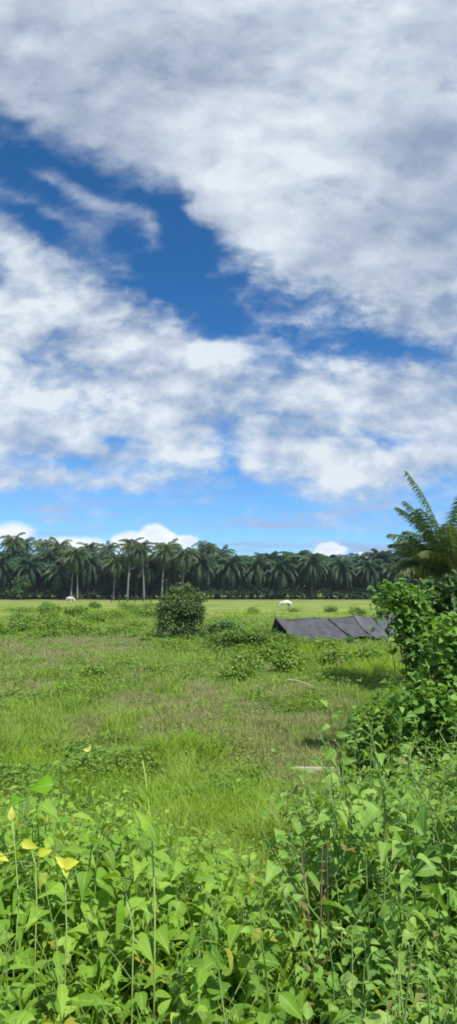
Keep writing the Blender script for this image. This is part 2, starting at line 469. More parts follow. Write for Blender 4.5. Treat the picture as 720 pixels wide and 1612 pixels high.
def dryness(x, y):
    s = (fbm(x * 0.5 + 3, y * 0.3 + 8, 21) - 0.42) * 1.6 * sstep(8, 14, y) * (1 - sstep(35, 60, y))
    wx = x + (fbm(x * .8, y * .5, 31) - .5) * 2.2; wy = y + (fbm(x * .8, y * .5, 37) - .5) * 3.0
    for (cx, cy, rx, ry, w) in DRY: s = s + w * np.exp(-((wx - cx) / rx) ** 2 - ((wy - cy) / ry) ** 2)
    return np.clip(s * 1.0 * sstep(.22, .62, fbm(x * 1.3, y * .8, 47)), 0, .8)


# ------------------------------------------------------------------ ground
def build_ground():
    xs = np.unique(np.concatenate([np.linspace(-12, 12, 121), np.linspace(-60, 60, 121), np.linspace(-200, 200, 41), np.linspace(-3000, 3000, 21)]))
    ys = np.unique(np.concatenate([np.linspace(-30, 0, 16), np.linspace(0, 20, 101), np.linspace(20, 60, 101), np.linspace(60, 260, 60), np.linspace(260, 4000, 15)]))
    X, Y = np.meshgrid(xs, ys)
    Z = ground_z(X, Y)
    n, m = X.shape
    g = G(); idx = np.arange(n * m).reshape(n, m)
    q = np.stack([idx[:-1, :-1], idx[:-1, 1:], idx[1:, 1:], idx[1:, :-1]], -1).reshape(-1, 4)
    g.add(np.stack([X, Y, Z], -1).reshape(-1, 3), q, None, 0.5, dryness(X, Y).ravel())
    tag(g.build('ground', ground_mat()), kind='structure')
    # pale dirt track along the foot of the palms
    g = G(); xs = np.linspace(-150, 150, 80)
    yc = 163 + np.sin(xs * 0.05) * 1.0
    a = np.stack([xs, yc - 1.6 + fbm(xs * .3, xs * 0, 4) * .8, np.full_like(xs, .03)], -1)
    b = np.stack([xs, yc + 1.8 + fbm(xs * .3, xs * 0, 8) * .8, np.full_like(xs, .03)], -1)
    a[:, 2] = ground_z(a[:, 0], a[:, 1]) + .03; b[:, 2] = ground_z(b[:, 0], b[:, 1]) + .03
    k = np.arange(79)
    g.add(np.vstack([a, b]), np.stack([k, k + 1, k + 81, k + 80], -1))
    tag(g.build('path', solid_mat('dirt_track', (.24, .22, .15), (.32, .29, .20), .6, .95, .1)), kind='structure')


build_ground()


# ------------------------------------------------------------------ air: faint humid haze, one even box round everything
def build_haze():
    g = G(); x0, x1, y0, y1, z0_, z1 = -3200, 3200, -60, 4200, -3.0, 40.0
    v = [(x, y, z) for z in (z0_, z1) for (x, y) in ((x0, y0), (x1, y0), (x1, y1), (x0, y1))]
    g.add(v, [(3, 2, 1, 0), (4, 5, 6, 7), (0, 1, 5, 4), (1, 2, 6, 5), (2, 3, 7, 6), (3, 0, 4, 7)])
    m, t = new_mat('haze_air'); out = t.nodes.new('ShaderNodeOutputMaterial'); pv = t.nodes.new('ShaderNodeVolumePrincipled')
    pv.inputs['Density'].default_value = HAZE; pv.inputs['Color'].default_value = (.80, .90, 1, 1); pv.inputs['Anisotropy'].default_value = 0.2
    t.links.new(pv.outputs[0], out.inputs['Volume'])
    o = g.build('haze', m, smooth=False); tag(o, 'faint pale humid air over the field', 'haze', kind='stuff')


HAZE = 0.00022
build_haze()

# ------------------------------------------------------------------ grass (stuff)
def blades(g, X, Y, H, W, lean, rnd, dry, seg=3):
    n = len(X); Z = ground_z(X, Y) - 0.01
    az = R.uniform(0, 2 * np.pi, n); dirx = np.cos(az); diry = np.sin(az)
    face = az + np.pi / 2 + R.normal(0, .5, n)
    sx, sy = np.cos(face), np.sin(face)
    ts = np.linspace(0, 1, seg + 1)
    v = []
    for t in ts:
        cx = X + dirx * lean * H * t ** 1.8; cy = Y + diry * lean * H * t ** 1.8; cz = Z + H * (t - 0.25 * lean * t * t)
        w = W * (1 - t) ** 0.7 * 0.5 if t < 1 else W * 0.04
        v.append(np.stack([cx - sx * w, cy - sy * w, cz], -1)); v.append(np.stack([cx + sx * w, cy + sy * w, cz], -1))
    v = np.stack(v, 1); m = 2 * (seg + 1)
    tq = np.array([[2 * i, 2 * i + 1, 2 * i + 3, 2 * i + 2] for i in range(seg)])
    q = (tq[None] + (np.arange(n) * m)[:, None, None]).reshape(-1, 4)
    g.add(v.reshape(-1, 3), q, None, np.repeat(rnd, m), np.repeat(dry, m))


def build_grass():
    g = G(); N = 34000
    inv = R.uniform(1 / 70.0, 1 / 6.2, N); D = 1 / inv
    hw = D * 0.42 + 1.0
    X = R.uniform(-1, 1, N) * hw
    k = 6
    sp = 0.05 + 0.006 * D
    X = np.repeat(X, k) + R.normal(0, 1, N * k) * np.repeat(sp, k); Y = np.repeat(D, k) + R.normal(0, 1, N * k) * np.repeat(sp, k) * 1.5
    dr = dryness(X, Y); Dd = np.repeat(D, k)
    tall = fbm(X * .45 + 20, Y * .45, 51)
    tuf = sstep(.52, .78, fbm(X * 1.5 + 3, Y * .9 + 6, 55))
    H = (0.08 + 0.24 * tall ** 1.3 * (1 - 0.5 * dr) + .30 * tuf * (1 - .5 * dr)) * R.uniform(.5, 1.3, len(X)) * (1 + 0.004 * Dd)
    W = (0.006 + 0.0006 * Dd) * R.uniform(.6, 1.4, len(X))
    patch = fbm(X * .35 + 5, Y * .25 + 9, 61)
    rnd = np.clip((patch - .5) * 2.0 + .45 + tuf * .2 + R.normal(0, .2, len(X)), 0, 1)
    dry = np.clip(dr * 1.1 + R.normal(-.08, .25, len(X)), 0, 1)
    blades(g, X, Y, H, W, R.uniform(.2, 1.1, len(X)), rnd, dry)
    o = g.build('grass', M['grass']); tag(o, 'yellow-green rough grass with dry brown patches covering the open field', 'grass', kind='stuff')
    # small-leaved creeping ground cover
    g = G(); N = 60000
    inv = R.uniform(1 / 70.0, 1 / 5.0, N); D = 1 / inv
    X = R.uniform(-1, 1, N) * (D * .42 + .8)
    keep = (fbm(X * .5 + 40, D * .35, 71) + R.normal(0, .05, N)) > 0.50
    keep &= dryness(X, D) < R.uniform(0.15, .9, N)
    X = X[keep]; Y = D[keep]; n = len(X)
    k = 3; X = np.repeat(X, k) + R.normal(0, .05, n * k) * (1 + np.repeat(Y, k) * .08); Y = np.repeat(Y, k) + R.normal(0, .08, n * k)
    n = n * k
    lump = np.clip(fbm(X * .9, Y * .6, 81) - .35, 0, 1)
    P = np.stack([X, Y, ground_z(X, Y) + .03 + R.uniform(0, 1, n) ** .6 * (.1 + lump * .75)], -1)
    az = R.uniform(0, 2 * np.pi, n)
    Dv = np.stack([np.cos(az), np.sin(az), R.uniform(-.3, .7, n)], -1)
    Nv = nrm(np.stack([R.normal(0, .45, n), R.normal(0, .45, n), np.ones(n)], -1))
    leaves(g, SMALL, P, Dv, Nv, (0.035 + .0030 * Y) * R.uniform(.7, 1.5, n), R.uniform(.7, 1.3, n), np.clip(R.normal(.5, .25, n), 0, 1))
    o = g.build('ground_cover', M['low']); tag(o, 'low green creeping leaves scattered in lumps through the field grass', 'ground cover', kind='stuff')
    # lush taller grass at the foot of the bank and in the bright patches
    g = G(); pts = []
    spots = [(290, 1178, 52, 1.0, 60), (20, 1210, 60, .8, 50), (90, 1235, 80, .8, 70), (180, 1235, 80, .75, 70), (265, 1240, 90, .8, 80), (350, 1240, 70, .8, 60), (420, 1300, 60, .7, 60),
             (60, 1190, 60, .6, 40), (170, 1195, 70, .6, 50), (330, 1290, 80, .9, 70), (250, 1290, 70, .8, 60), (400, 1270, 60, .7, 50), (540, 1060, 60, .4, 30), (600, 1050, 50, .4, 30), (560, 1030, 60, .3, 30),
             (420, 1010, 70, .3, 50), (150, 965, 90, .3, 60), (60, 960, 70, .3, 40), (230, 968, 60, .3, 40), (110, 985, 70, .3, 40), (560, 965, 50, .3, 20), (390, 965, 60, .3, 25), (460, 1022, 70, .4, 40), (20, 1170, 60, .5, 40), (120, 1140, 60, .3, 20)]
    Xs, Ys, Hs = [], [], []
    for (px, py, rp, h, cnt) in spots:
        Y0 = 3.0 / ((py - HORIZON) / F)
        if Y0 < 9: Y0 = 9 - (9 - Y0) * 0.8
        x0 = (px - 360) / F * Y0; rr = rp / F * Y0
        n = cnt * 22
        Xs.append(x0 + R.normal(0, rr * .5, n)); Ys.append(Y0 + R.normal(0, max(.35, rr * .55), n)); Hs.append(np.full(n, h * (.45 if Y0 < 20 else 1.6)))
    X = np.concatenate(Xs); Y = np.clip(np.concatenate(Ys), 4.3, 90); H = np.concatenate(Hs)
    n = len(X)
    H = H * (0.55 + .9 * fbm(X * 1.6, Y * 1.2, 91)) * R.uniform(.55, 1.15, n)
    blades(g, X, Y, H, (0.007 + .0007 * Y) * R.uniform(.7, 1.5, n), R.uniform(.3, 1.2, n), np.clip(R.normal(.5, .25, n) + (fbm(X, Y, 14) - .5), 0, 1), np.clip(R.normal(-.2, .25, n), 0, 1), 3)
    o = g.build('tall_grass', M['lush']); tag(o, 'lush bright green longer grass in drifts at the foot of the bank', 'grass', kind='stuff')


build_grass()


# ------------------------------------------------------------------ palms
def frond(g, base, az, el, length, droop, nl, ll, lw, rnd, dry=0.0, hang=0.5, seg=1, rach=0.03, pet=0.15, twist=0.0):
    """an arching feather leaf; el start elevation, droop total bend"""
    K = 14; s = np.linspace(0, 1, K); ang = el - droop * s ** 1.3
    h = np.array([math.cos(az), math.sin(az), 0.0]); up = np.array([0, 0, 1.0])
    d = h[None] * np.cos(ang)[:, None] + up[None] * np.sin(ang)[:, None]
    pts = base + np.cumsum(d, 0) * length / K - d[0] * length / K
    tube(g, pts, np.linspace(rach, rach * .2, K), 4, rnd, False, dry)
    sp = np.linspace(pet, 0.99, nl)
    C = np.stack([np.interp(sp, s, pts[:, i]) for i in range(3)], -1)
    T = nrm(np.stack([np.interp(sp, s, d[:, i]) for i in range(3)], -1))
    side0 = np.cross(h, up)
    for sg in (-1, 1):
        Sd = side0 * sg + up * twist * sg
        N0 = np.cross(T, np.cross(up, T)); N0 = nrm(up - T * (T @ up)[:, None])
        sweep = 0.45 + 0.5 * sp
        Dv = nrm(Sd[None] + T * sweep[:, None] - up[None] * (hang * .5 + R.uniform(0, hang, nl))[:, None] + R.normal(0, .10, (nl, 3)))
        L = ll * np.sin(np.pi * np.clip(.12 + sp * .84, 0, 1)) ** .6 * R.uniform(.85, 1.1, nl)
        Dn = nrm(Dv - up[None] * .6)
        w = lw * R.uniform(.8, 1.2, nl)
        e = T * w[:, None] * .5
        m1 = C + Dv * (L * .5)[:, None]; m2 = m1 + Dn * (L * .5)[:, None]
        v = np.stack([C - e * .5, C + e * .5, m1 - e, m1 + e, m2 - e * .1, m2 + e * .1], 1).reshape(-1, 3)
        tq = np.array([[0, 1, 3, 2], [2, 3, 5, 4]])
        q = (tq[None] + (np.arange(nl) * 6)[:, None, None]).reshape(-1, 4)
        rr = np.repeat(np.clip(rnd + R.normal(0, .12, nl), 0, 1), 6)
        g.add(v, q, None, rr, dry)
    return pts


def palm_crown(base, n, length, droop, nl, ll, lw, hang, el_hi=1.35, el_lo=-.5, rach=.05, dryf=0.0):
    g = G()
    for i in range(n):
        f = (i + .5) / n
        el = el_hi + (el_lo - el_hi) * f ** .8 + R.normal(0, .08)
        frond(g, base + np.array([0, 0, -.5 * f]), i * 2.399 + R.normal(0, .12), el, length * R.uniform(.85, 1.1) * (.8 + .2 * min(1, f * 3)), droop * R.uniform(.8, 1.2),
              nl, ll, lw, float(np.clip(R.normal(.72 - .5 * f, .12), 0, 1)), dryf * max(0, f - .6) * 2.4 * R.uniform(0, 1), hang, 1, rach)
    return g


def ringed_trunk(height, r0, r1, bend, seg=8, rings=16, jag=0.0):
    g = G(); s = np.linspace(0, 1, rings)
    pts = np.stack([bend[0] * s ** 1.6, bend[1] * s ** 1.6, height * s], -1)
    rad = r0 + (r1 - r0) * s; rad[0] *= 1.35
    if jag: rad = rad * (1 + jag * (np.arange(rings) % 2))
    tube(g, pts, rad, seg, .5); return g, pts[-1]


def make_oil(h, seed):
    root = empty('oil_palm', (0, 0, 0))
    g, top = ringed_trunk(h, .42, .36, (0, 0), 8, 22, .22)
    g.build('trunk', M['oiltrunk'], root)
    c = palm_crown(np.array([0, 0, h + .2]), 58, 7.2, 1.8, 36, 1.15, .20, .8, 1.5, -1.1, .07)
    c.build('crown', M['oil'], root); return root


def make_coco(h, bend, dryf, nl=30):
    root = empty('coconut_palm', (0, 0, 0))
    g, top = ringed_trunk(h, .26, .17, bend, 8, 18)
    g.build('trunk', M['trunk'], root)
    c = palm_crown(top + np.array([0, 0, .1]), 40, 6.0, 1.75, nl, 1.10, .16, .9, 1.45, -1.15, .05, dryf)
    c.build('crown', M['coco'], root); return root


OILG = 'oil palms of the plantation across the field'
OILL = 'dark oil palm in the dense plantation wall across the far side of the field'
oils = []
for i, h in enumerate((8.6, 9.6, 10.2, 7.6)):
    oils.append(make_oil(h, i))
k = 0
used = set()
for row, y0 in enumerate((174, 180, 187, 195, 204, 213)):
    for j in range(-11, 12):
        x = j * 7.6 + (3.8 if row % 2 else 0) + random.uniform(-.8, .8)
        pid = (k * 7 + row) % 4 if row else (0, 3, 1, 0)[k % 4]
        k += 1
        if pid not in used: o = oils[pid]; used.add(pid)
        else: o = copy_tree(oils[pid])
        y = y0 + random.uniform(-1.5, 1.5)
        o.location = (x, y, gz(x, y) - .05); o.rotation_euler = (random.uniform(-.03, .03), random.uniform(-.03, .03), random.uniform(0, 6.28))
        s = random.uniform(.93, 1.08) * (1 if row == 0 else 1.04); o.scale = (s, s, s)
        tag(o, OILL, 'oil palm', OILG)

# coconut palms that stand in front of the plantation, pale trunks in the light
cp = [make_coco(13.0, (.9, .2), .8), make_coco(14.6, (-1.1, .1), .2), make_coco(12.2, (1.4, 0), .3)]
COCO = [  # px of trunk foot, px y of crown top, distance, proto, label
    (112, 868, 167, 0, 'coconut palm with brownish fronds, left of the close pair above the left cow'),
    (122, 866, 167, 2, 'greener coconut palm, right of the close pair above the left cow'),
    (179, 880, 168, 2, 'short coconut palm with thin pale trunk, at the left end of the rail fence'),
    (201, 852, 165, 1, 'tallest coconut palm with a pale trunk, second in the row by the low rail fence'),
    (227, 856, 166, 1, 'tall coconut palm with a pale trunk, third in the row by the low rail fence'),
    (255, 858, 169, 0, 'coconut palm whose trunk foot is just left of the round bush top'),
    (287, 866, 168, 2, 'coconut palm rising straight above the round grey-green bush')]
usedc = set()
for (px, ty, Y, pid, lab) in COCO:
    o = cp[pid] if pid not in usedc else copy_tree(cp[pid]); usedc.add(pid)
    p = at(px, 940, Y); z0 = gz(p.x, Y)
    top = at(px, ty, Y).z
    hh = (13.0, 14.6, 12.2)[pid] + 1.2
    s = (top - z0) / hh
    o.location = (p.x, Y, z0 - .05); o.rotation_euler = (0, 0, random.uniform(0, 6.28) if pid else .5); o.scale = (max(s, .9), max(s, .9), s)
    tag(o, lab, 'coconut palm', 'coconut palms standing before the oil palm plantation')
# coconut crowns that rise above the plantation roofline
for i, (px, ty) in enumerate([(12, 846), (38, 851), (73, 852), (95, 854), (140, 858), (160, 858), (325, 856), (345, 864), (-30, 850), (262, 856)]):
    o = copy_tree(cp[i % 3]); Y = 186 + (i % 3) * 5
    p = at(px, 940, Y); z0 = gz(p.x, Y); s = (at(px, ty, Y).z - z0) / ((13.0, 14.6, 12.2)[i % 3] + 1.2)
    o.location = (p.x, Y, z0 - .05); o.rotation_euler = (0, 0, i * 1.3); o.scale = (1.0, 1.0, s)
    tag(o, 'coconut palm inside the plantation whose dark crown pokes above the palm roofline', 'coconut palm', 'coconut palms rising above the plantation roofline')

# ------------------------------------------------------------------ foliage masses
def foliage(g, blobs, n, tmpl, size, up=0.5, shell=0.35, clump=0, hang=0.2, flat=1.0):
    """leaves through blobs (cx,cy,cz,rx,ry,rz) mostly in their outer shell, gathered in sprays"""
    B = np.array(blobs, float); w = (B[:, 3] * B[:, 4] * B[:, 5]) ** (2 / 3); w /= w.sum()
    m = n // max(clump, 1) if clump else n
    bi = R.choice(len(B), m, p=w); d = nrm(R.normal(0, 1, (m, 3)))
    d[:, 2] = np.where(d[:, 2] < -.3, -d[:, 2] * .5, d[:, 2])
    rad = (1 - shell * R.uniform(0, 1, m) ** 1.5) * R.uniform(.86, 1.14, m) * (.82 + .36 * fbm(d[:, 0] * 2.5 + bi * 5, d[:, 2] * 2.5 + d[:, 1] * 2, 5))
    c = B[bi, :3] + d * B[bi, 3:6] * rad[:, None]
    if clump:
        c = np.repeat(c, clump, 0) + R.normal(0, size * .9, (m * clump, 3)); d = np.repeat(d, clump, 0)
    cnt = len(c)
    az = R.uniform(0, 2 * np.pi, cnt)
    Dv = nrm(d * .7 + np.stack([np.cos(az), np.sin(az), np.full(cnt, -hang)], -1) * .9 + R.normal(0, .3, (cnt, 3)))
    Nv = nrm(d * (1 - up) + np.array([0, 0, up])[None] + R.normal(0, .35, (cnt, 3)))
    rn = np.clip(R.normal(.45, .22, cnt) + (fbm(c[:, 0] * 2 / max(size * 8, .1) * .3, c[:, 2] * 2 / max(size * 8, .1) * .3, 44) - .5) * .8, 0, 1)
    leaves(g, tmpl, c, Dv, Nv, size * R.uniform(.6, 1.35, cnt), R.uniform(.8, 1.2, cnt), rn)
    return c


def branches(g, base, blobs, r, n=3):
    base = np.array(base, float)
    for b in blobs:
        for i in range(n):
            e = np.array(b[:3]) + R.normal(0, .35, 3) * np.array(b[3:6])
            mid = (base + e) / 2 + R.normal(0, .1, 3) * np.linalg.norm(e - base)
            s = np.linspace(0, 1, 6)[:, None]
            pts = (1 - s) ** 2 * base + 2 * s * (1 - s) * mid + s * s * e
            tube(g, pts, np.linspace(r, r * .3, 6), 6)


def shrub(name, px, Y, blobpx, n, size, tmpl, mat, label, cat, group=None, clump=4, r=.03, up=.45, depth=.8, stems=3):
    """blobpx: (px, py, rx px, ry px, dY)"""
    x0 = at(px, 900, Y).x; z0 = gz(x0, Y)
    root = empty(name, (x0, Y, z0))
    bl = []
    for (bx, by, rx, ry, dY) in blobpx:
        p = at(bx, by, Y + dY); bl.append((p.x - x0, dY, p.z - z0, rx * Y / F, rx * Y / F * depth, ry * Y / F))
    sub = []
    for (a, b_, c, rx, ry, rz) in bl:
        for i in range(5):
            d = nrm(R.normal(0, 1, 3)); f = R.uniform(.40, .58); e = R.uniform(.28, .60)
            sub.append((a + d[0] * rx * e, b_ + d[1] * ry * e, c + d[2] * rz * e, rx * f, ry * f, rz * f))
    g = G(); branches(g, (0, 0, -.05), bl, r, stems); g.build('stem', M['wood'], root)
    g = G(); foliage(g, sub, n, tmpl, size, up, clump=clump, shell=.6); g.build('foliage', mat, root)
    return tag(root, label, cat, group)


# the wood further back: one dark mass closing the view between the trunks
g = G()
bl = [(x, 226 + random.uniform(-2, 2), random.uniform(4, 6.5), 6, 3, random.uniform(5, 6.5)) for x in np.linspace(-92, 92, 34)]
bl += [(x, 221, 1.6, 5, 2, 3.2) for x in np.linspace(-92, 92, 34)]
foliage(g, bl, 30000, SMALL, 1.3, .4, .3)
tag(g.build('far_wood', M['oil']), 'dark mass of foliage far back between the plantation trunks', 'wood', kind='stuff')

# undergrowth at the feet of the palms
g = G(); bl = [(x, 172.5 + random.uniform(-1, 1), random.uniform(.6, 1.8), 2.6, 1.2, random.uniform(1.0, 3.8)) for x in np.linspace(-85, 85, 70)]
foliage(g, bl, 16000, SMALL, .5, .5, .4)
tag(g.build('undergrowth', M['oil']), 'low dark undergrowth along the foot of the plantation', 'undergrowth', kind='stuff')

# pale round bush trees at the left edge of the plantation
for (px, py, r_, lab) in [(35, 922, 13, 'lighter rounded young palm-like tree at the left foot of the plantation')]:
    shrub('small_tree', px, 168, [(px, py, r_, 17, 0), (px - 6, py + 8, 10, 12, 0)], 1600, .5, SMALL, M['darkshrub'], 'small mid-green bushy tree at the left foot of the plantation', 'tree', clump=3, r=.2)

# the round grey-green bush in mid-field and its neighbours
shrub('round_bush', 285, 39, [(270, 930, 7, 8, 0), (318, 938, 9, 5, 0), (296, 926, 6, 6, 0), (254, 990, 10, 8, 0), (318, 1000, 14, 8, 0), (280, 958, 28, 30, 0), (268, 980, 22, 26, -.3), (300, 978, 26, 28, .2), (285, 940, 20, 16, 0), (308, 944, 17, 9, .2), (262, 955, 12, 22, 0), (285, 998, 38, 12, 0), (284, 965, 42, 40, .1), (262, 970, 18, 26, 0), (312, 965, 18, 26, 0)],
      17000, .14, SMALL, M['bush'], 'rounded grey-green bush, the tallest one standing alone in the middle of the field', 'bush', clump=5, r=.035, up=.4, stems=2)
shrub('low_bush', 350, 40, [(338, 990, 16, 10, 0), (358, 988, 18, 8, .3), (374, 992, 10, 6, 0)], 2600, .14, SMALL, M['darkshrub'], 'low dark green bush just right of the tall round bush', 'bush', clump=4, r=.03)
shrub('vine_mound', 410, 33, [(365, 1004, 40, 18, 0), (405, 1003, 40, 20, 0), (445, 1008, 34, 16, 0), (335, 1014, 30, 14, .2), (478, 1016, 24, 9, 0), (420, 1022, 60, 12, -.5)], 10000, .12, SMALL, M['low'],
      'long low mound of green creepers in front of the left end of the black tarp', 'bush', clump=5, r=.02)
shrub('low_bush', 195, 26, [(193, 1050, 12, 8, 0), (185, 1056, 10, 6, 0)], 900, .09, SMALL, M['darkshrub'], 'small dark bush alone in the brownish middle of the field, left of centre', 'bush', clump=4, r=.015)
MORE = []
rm = random.Random(5)
for i in range(46):
    py = rm.choice([955, 960, 966, 972, 980, 988, 996]) + rm.uniform(-4, 4); px = rm.uniform(-10, 245) if i < 34 else rm.uniform(330, 620)
    if i >= 34: py = rm.uniform(1015, 1060)
    if 415 < px < 620 and py < 1016: continue
    Y = 3.0 / ((py + 5 - HORIZON) / F); MORE.append((px, py, rm.uniform(10, 26), rm.uniform(4, 9), Y))
for (px, py, rx, ry, Y) in [(462, 962, 8, 1.2, 84), (100, 982, 26, 7, 53), (70, 985, 14, 5, 52), (145, 975, 22, 9, 58), (170, 968, 26, 10, 62), (215, 985, 14, 7, 50), (230, 965, 16, 6, 66), (30, 972, 18, 8, 60), (120, 963, 16, 7, 70), (560, 962, 16, 5, 70), (395, 962, 12, 4, 80), (520, 960, 12, 4, 84),
                            (10, 1000, 18, 7, 42), (60, 1004, 20, 6, 40), (150, 1003, 20, 7, 40), (205, 1006, 16, 6, 38), (232, 1012, 16, 6, 36), (270, 1022, 26, 8, 33), (340, 1030, 22, 7, 30), (110, 1000, 18, 6, 41), (450, 1025, 18, 7, 31), (148, 1062, 14, 6, 23), (250, 1060, 16, 6, 24)] + MORE:
    shrub('weed_clump', px, Y, [(px, py, rx, ry, 0), (px + rx * .7, py + 2, rx * .6, ry * .7, .3)], 700, .11 + .0012 * Y, SMALL, M['low'],
          'low leafy green weed clump, ankle to knee high, out in the open field grass', 'weed clump', 'leafy weed clumps out in the field', clump=4, r=.015)

# ------------------------------------------------------------------ tarp shelter
def build_tent():
    A0 = np.array([2.72, 38.0]); ax = nrm(np.array([4.0, .62])); pr = np.array([ax[1], -ax[0]])   # pr points at the camera side
    root = empty('tarp_shelter', (A0[0], A0[1], gz(*A0)))
    z0 = gz(*A0)
    def P(s, w, z): q = ax * s + pr * w; return (q[0], q[1], z)
    Lt = 7.7; HR = 1.28
    def sheet(s0, s1, side, name, mat, dz, wmax, skew=0.0, zf=0.06, seed=0):
        K, J = 60, 16; g = G(); v = []
        for i in range(K + 1):
            a = i / K
            for j in range(J + 1):
                b = j / J
                s = s0 + (s1 - s0) * a + skew * b
                sag = .09 * math.sin(math.pi * ((s % 2.4) / 2.4)) 
                hr = HR - sag * .9 - .04 * math.sin(s * 2.1 + seed)
                w = wmax * b
                z = hr * (1 - b) + zf * b - .13 * math.sin(math.pi * b) * (.6 + .4 * math.sin(s * 1.3 + seed)) + .018 * math.sin(9 * s + 3 * b + seed) * b + .012 * math.sin(14 * s - 8 * b) - .05 * math.sin(math.pi * a) * (1 - b) + dz
                if b > .75: z += max(0, .16 * math.sin(s * 2.6 + .8 + seed)) * (b - .75) * 4
                v.append(P(s, side * w, z))
        n = len(v); v = np.array(v); low = v.copy(); low[:, 2] -= .012
        idx = np.arange(n).reshape(K + 1, J + 1)
        q = np.stack([idx[:-1, :-1], idx[1:, :-1], idx[1:, 1:], idx[:-1, 1:]], -1).reshape(-1, 4)
        q2 = q[:, ::-1] + n
        rim = list(idx[0, :]) + list(idx[1:, -1]) + list(idx[-1, -2::-1]) + list(idx[-2:0:-1, 0])
        q3 = [(rim[i], rim[(i + 1) % len(rim)], rim[(i + 1) % len(rim)] + n, rim[i] + n) for i in range(len(rim))]
        g.add(np.vstack([v, low]), np.vstack([q, q2, np.array(q3)])); return g.build(name, mat, root)
    sheet(0, 3.6, 1, 'front_sheet', M['tarp'], .0, 2.0, .9, .04, 0)
    sheet(3.15, 5.3, 1, 'front_sheet', M['tarp'], .075, 2.0, 1.0, .10, 1.2)
    sheet(4.7, Lt + .3, 1, 'front_sheet', M['tarp_pale'], .14, 1.9, .5, .12, 2.1)
    sheet(0, Lt, -1, 'back_sheet', M['tarp'], -.005, 1.9, 0, .04, .5)
    for s in (.15, 2.4, 4.8, Lt - .1):
        g = G(); tube(g, [P(s, 0, -.1), P(s, 0, HR - .16)], .03, 8); g.build('pole', M['wood'], root)
    g = G(); tube(g, [P(.05, 0, HR - .14), P(Lt, 0, HR - .16)], .025, 6); g.build('ridge_pole', M['wood'], root)
    for sx, sw in ((-.5, 2.2), (3.6, 2.9), (6.6, 2.8), (-.7, -1.9)):
        g = G(); tube(g, [P(sx + .3, sw * .72, .22), P(sx, sw, -.05)], .008, 5); g.build('guy_rope', M['palestem'], root)
    tag(root, 'long low shelter of sagging black-grey tarpaulin sheets pitched in the field grass', 'tarp shelter')


build_tent()
shrub('low_bush', 495, 34.5, [(490, 1010, 9, 5, 0), (507, 1013, 9, 5, 0)], 500, .10, SMALL, M['darkshrub'], 'small dark bush against the lower front edge of the black tarp, near its middle', 'bush', clump=4, r=.012)
shrub('low_bush', 556, 35.3, [(553, 1008, 6, 4, 0), (549, 1010, 6, 3, 0)], 300, .09, SMALL, M['darkshrub'], 'tiny dark bush at the foot of the fold between the tarp sheets', 'bush', clump=4, r=.01)


# ------------------------------------------------------------------ cows
def cow(px, py, Y, heading, label, lying=False):
    p = at(px, py, Y); z0 = gz(p.x, Y)
    root = empty('cow', (p.x, Y, z0), heading); root.scale = (.95, 1, .95)
    V = [(-.62, 0, 1.12), (-.30, 0, 1.10), (.15, 0, 1.08), (.55, 0, 1.15), (.85, 0, 1.02), (1.08, 0, .78), (1.22, 0, .55), (1.30, 0, .34)]
    Rd = [.33, .42, .45, .40, .25, .16, .15, .085]
    Ed = [(i, i + 1) for i in range(7)]
    def leg(anchor, pts, rs):
        prev = anchor
        for q, r_ in zip(pts, rs):
            V.append(q); Rd.append(r_); Ed.append((prev, len(V) - 1)); prev = len(V) - 1
    for s in (-1, 1):
        fw = .06 * s
        leg(3, [(.50 + fw, .17 * s, .86), (.48 + fw, .18 * s, .48), (.52 + fw, .18 * s, .10), (.56 + fw, .18 * s, .03)], [.14, .075, .05, .065])
        leg(0, [(-.55 - fw, .18 * s, .85), (-.42 - fw, .19 * s, .62), (-.66 - fw, .19 * s, .42), (-.62 - fw, .19 * s, .10), (-.57 - fw, .19 * s, .03)], [.19, .11, .06, .05, .065])
        leg(6, [(1.14, .15 * s, .66), (1.10, .27 * s, .66)], [.05, .04])
    leg(0, [(-.88, 0, 1.12), (-.95, 0, .85), (-.93, 0, .50)], [.05, .028, .045])
    me = bpy.data.meshes.new('body'); me.from_pydata(V, Ed, []); me.update(); me.materials.append(M['cow'])
    o = bpy.data.objects.new('body', me); COL.objects.link(o); o.parent = root
    md = o.modifiers.new('skin', 'SKIN'); md.use_smooth_shade = True
    for i, r_ in enumerate(Rd):
        sv = me.skin_vertices[0].data[i]; sv.radius = (r_, r_ * (.85 if i < 4 else 1)); sv.use_root = (i == 0)
    ms = o.modifiers.new('sub', 'SUBSURF'); ms.levels = 2; ms.render_levels = 2
    for s in (-1, 1):
        g = G(); tube(g, [(1.12, .08 * s, .70), (1.06, .17 * s, .80), (1.10, .21 * s, .92)], [.03, .022, .006], 6); g.build('horn', M['horn'], root)
    tag(root, label, 'cow'); return root


cow(451, 955, 92, math.radians(200), 'white cow grazing in the pasture behind the black tarp shelter')
cow(110, 948, 128, math.radians(-15), 'distant white cow grazing at the left below the pair of coconut palms')

# low rail fence by the coconut trunks
def rail_fence():
    Y = 138; a = at(176, 945, Y); b = at(238, 945, Y); root = empty('rail_fence', (a.x, Y, gz(a.x, Y)))
    W = b.x - a.x
    for i in range(6):
        g = G(); tube(g, [(W * i / 5, 0, -.2), (W * i / 5, 0, 1.25)], .08, 6); g.build('post', M['oiltrunk'], root)
    for z in (.5, .85, 1.15):
        g = G(); tube(g, [(-.3, -.09, z), (W * .5, -.09, z - .04), (W + .3, -.09, z)], .05, 6); g.build('rail', M['oiltrunk'], root)
    tag(root, 'low dark rail fence in front of the pale coconut trunks', 'fence')


rail_fence()

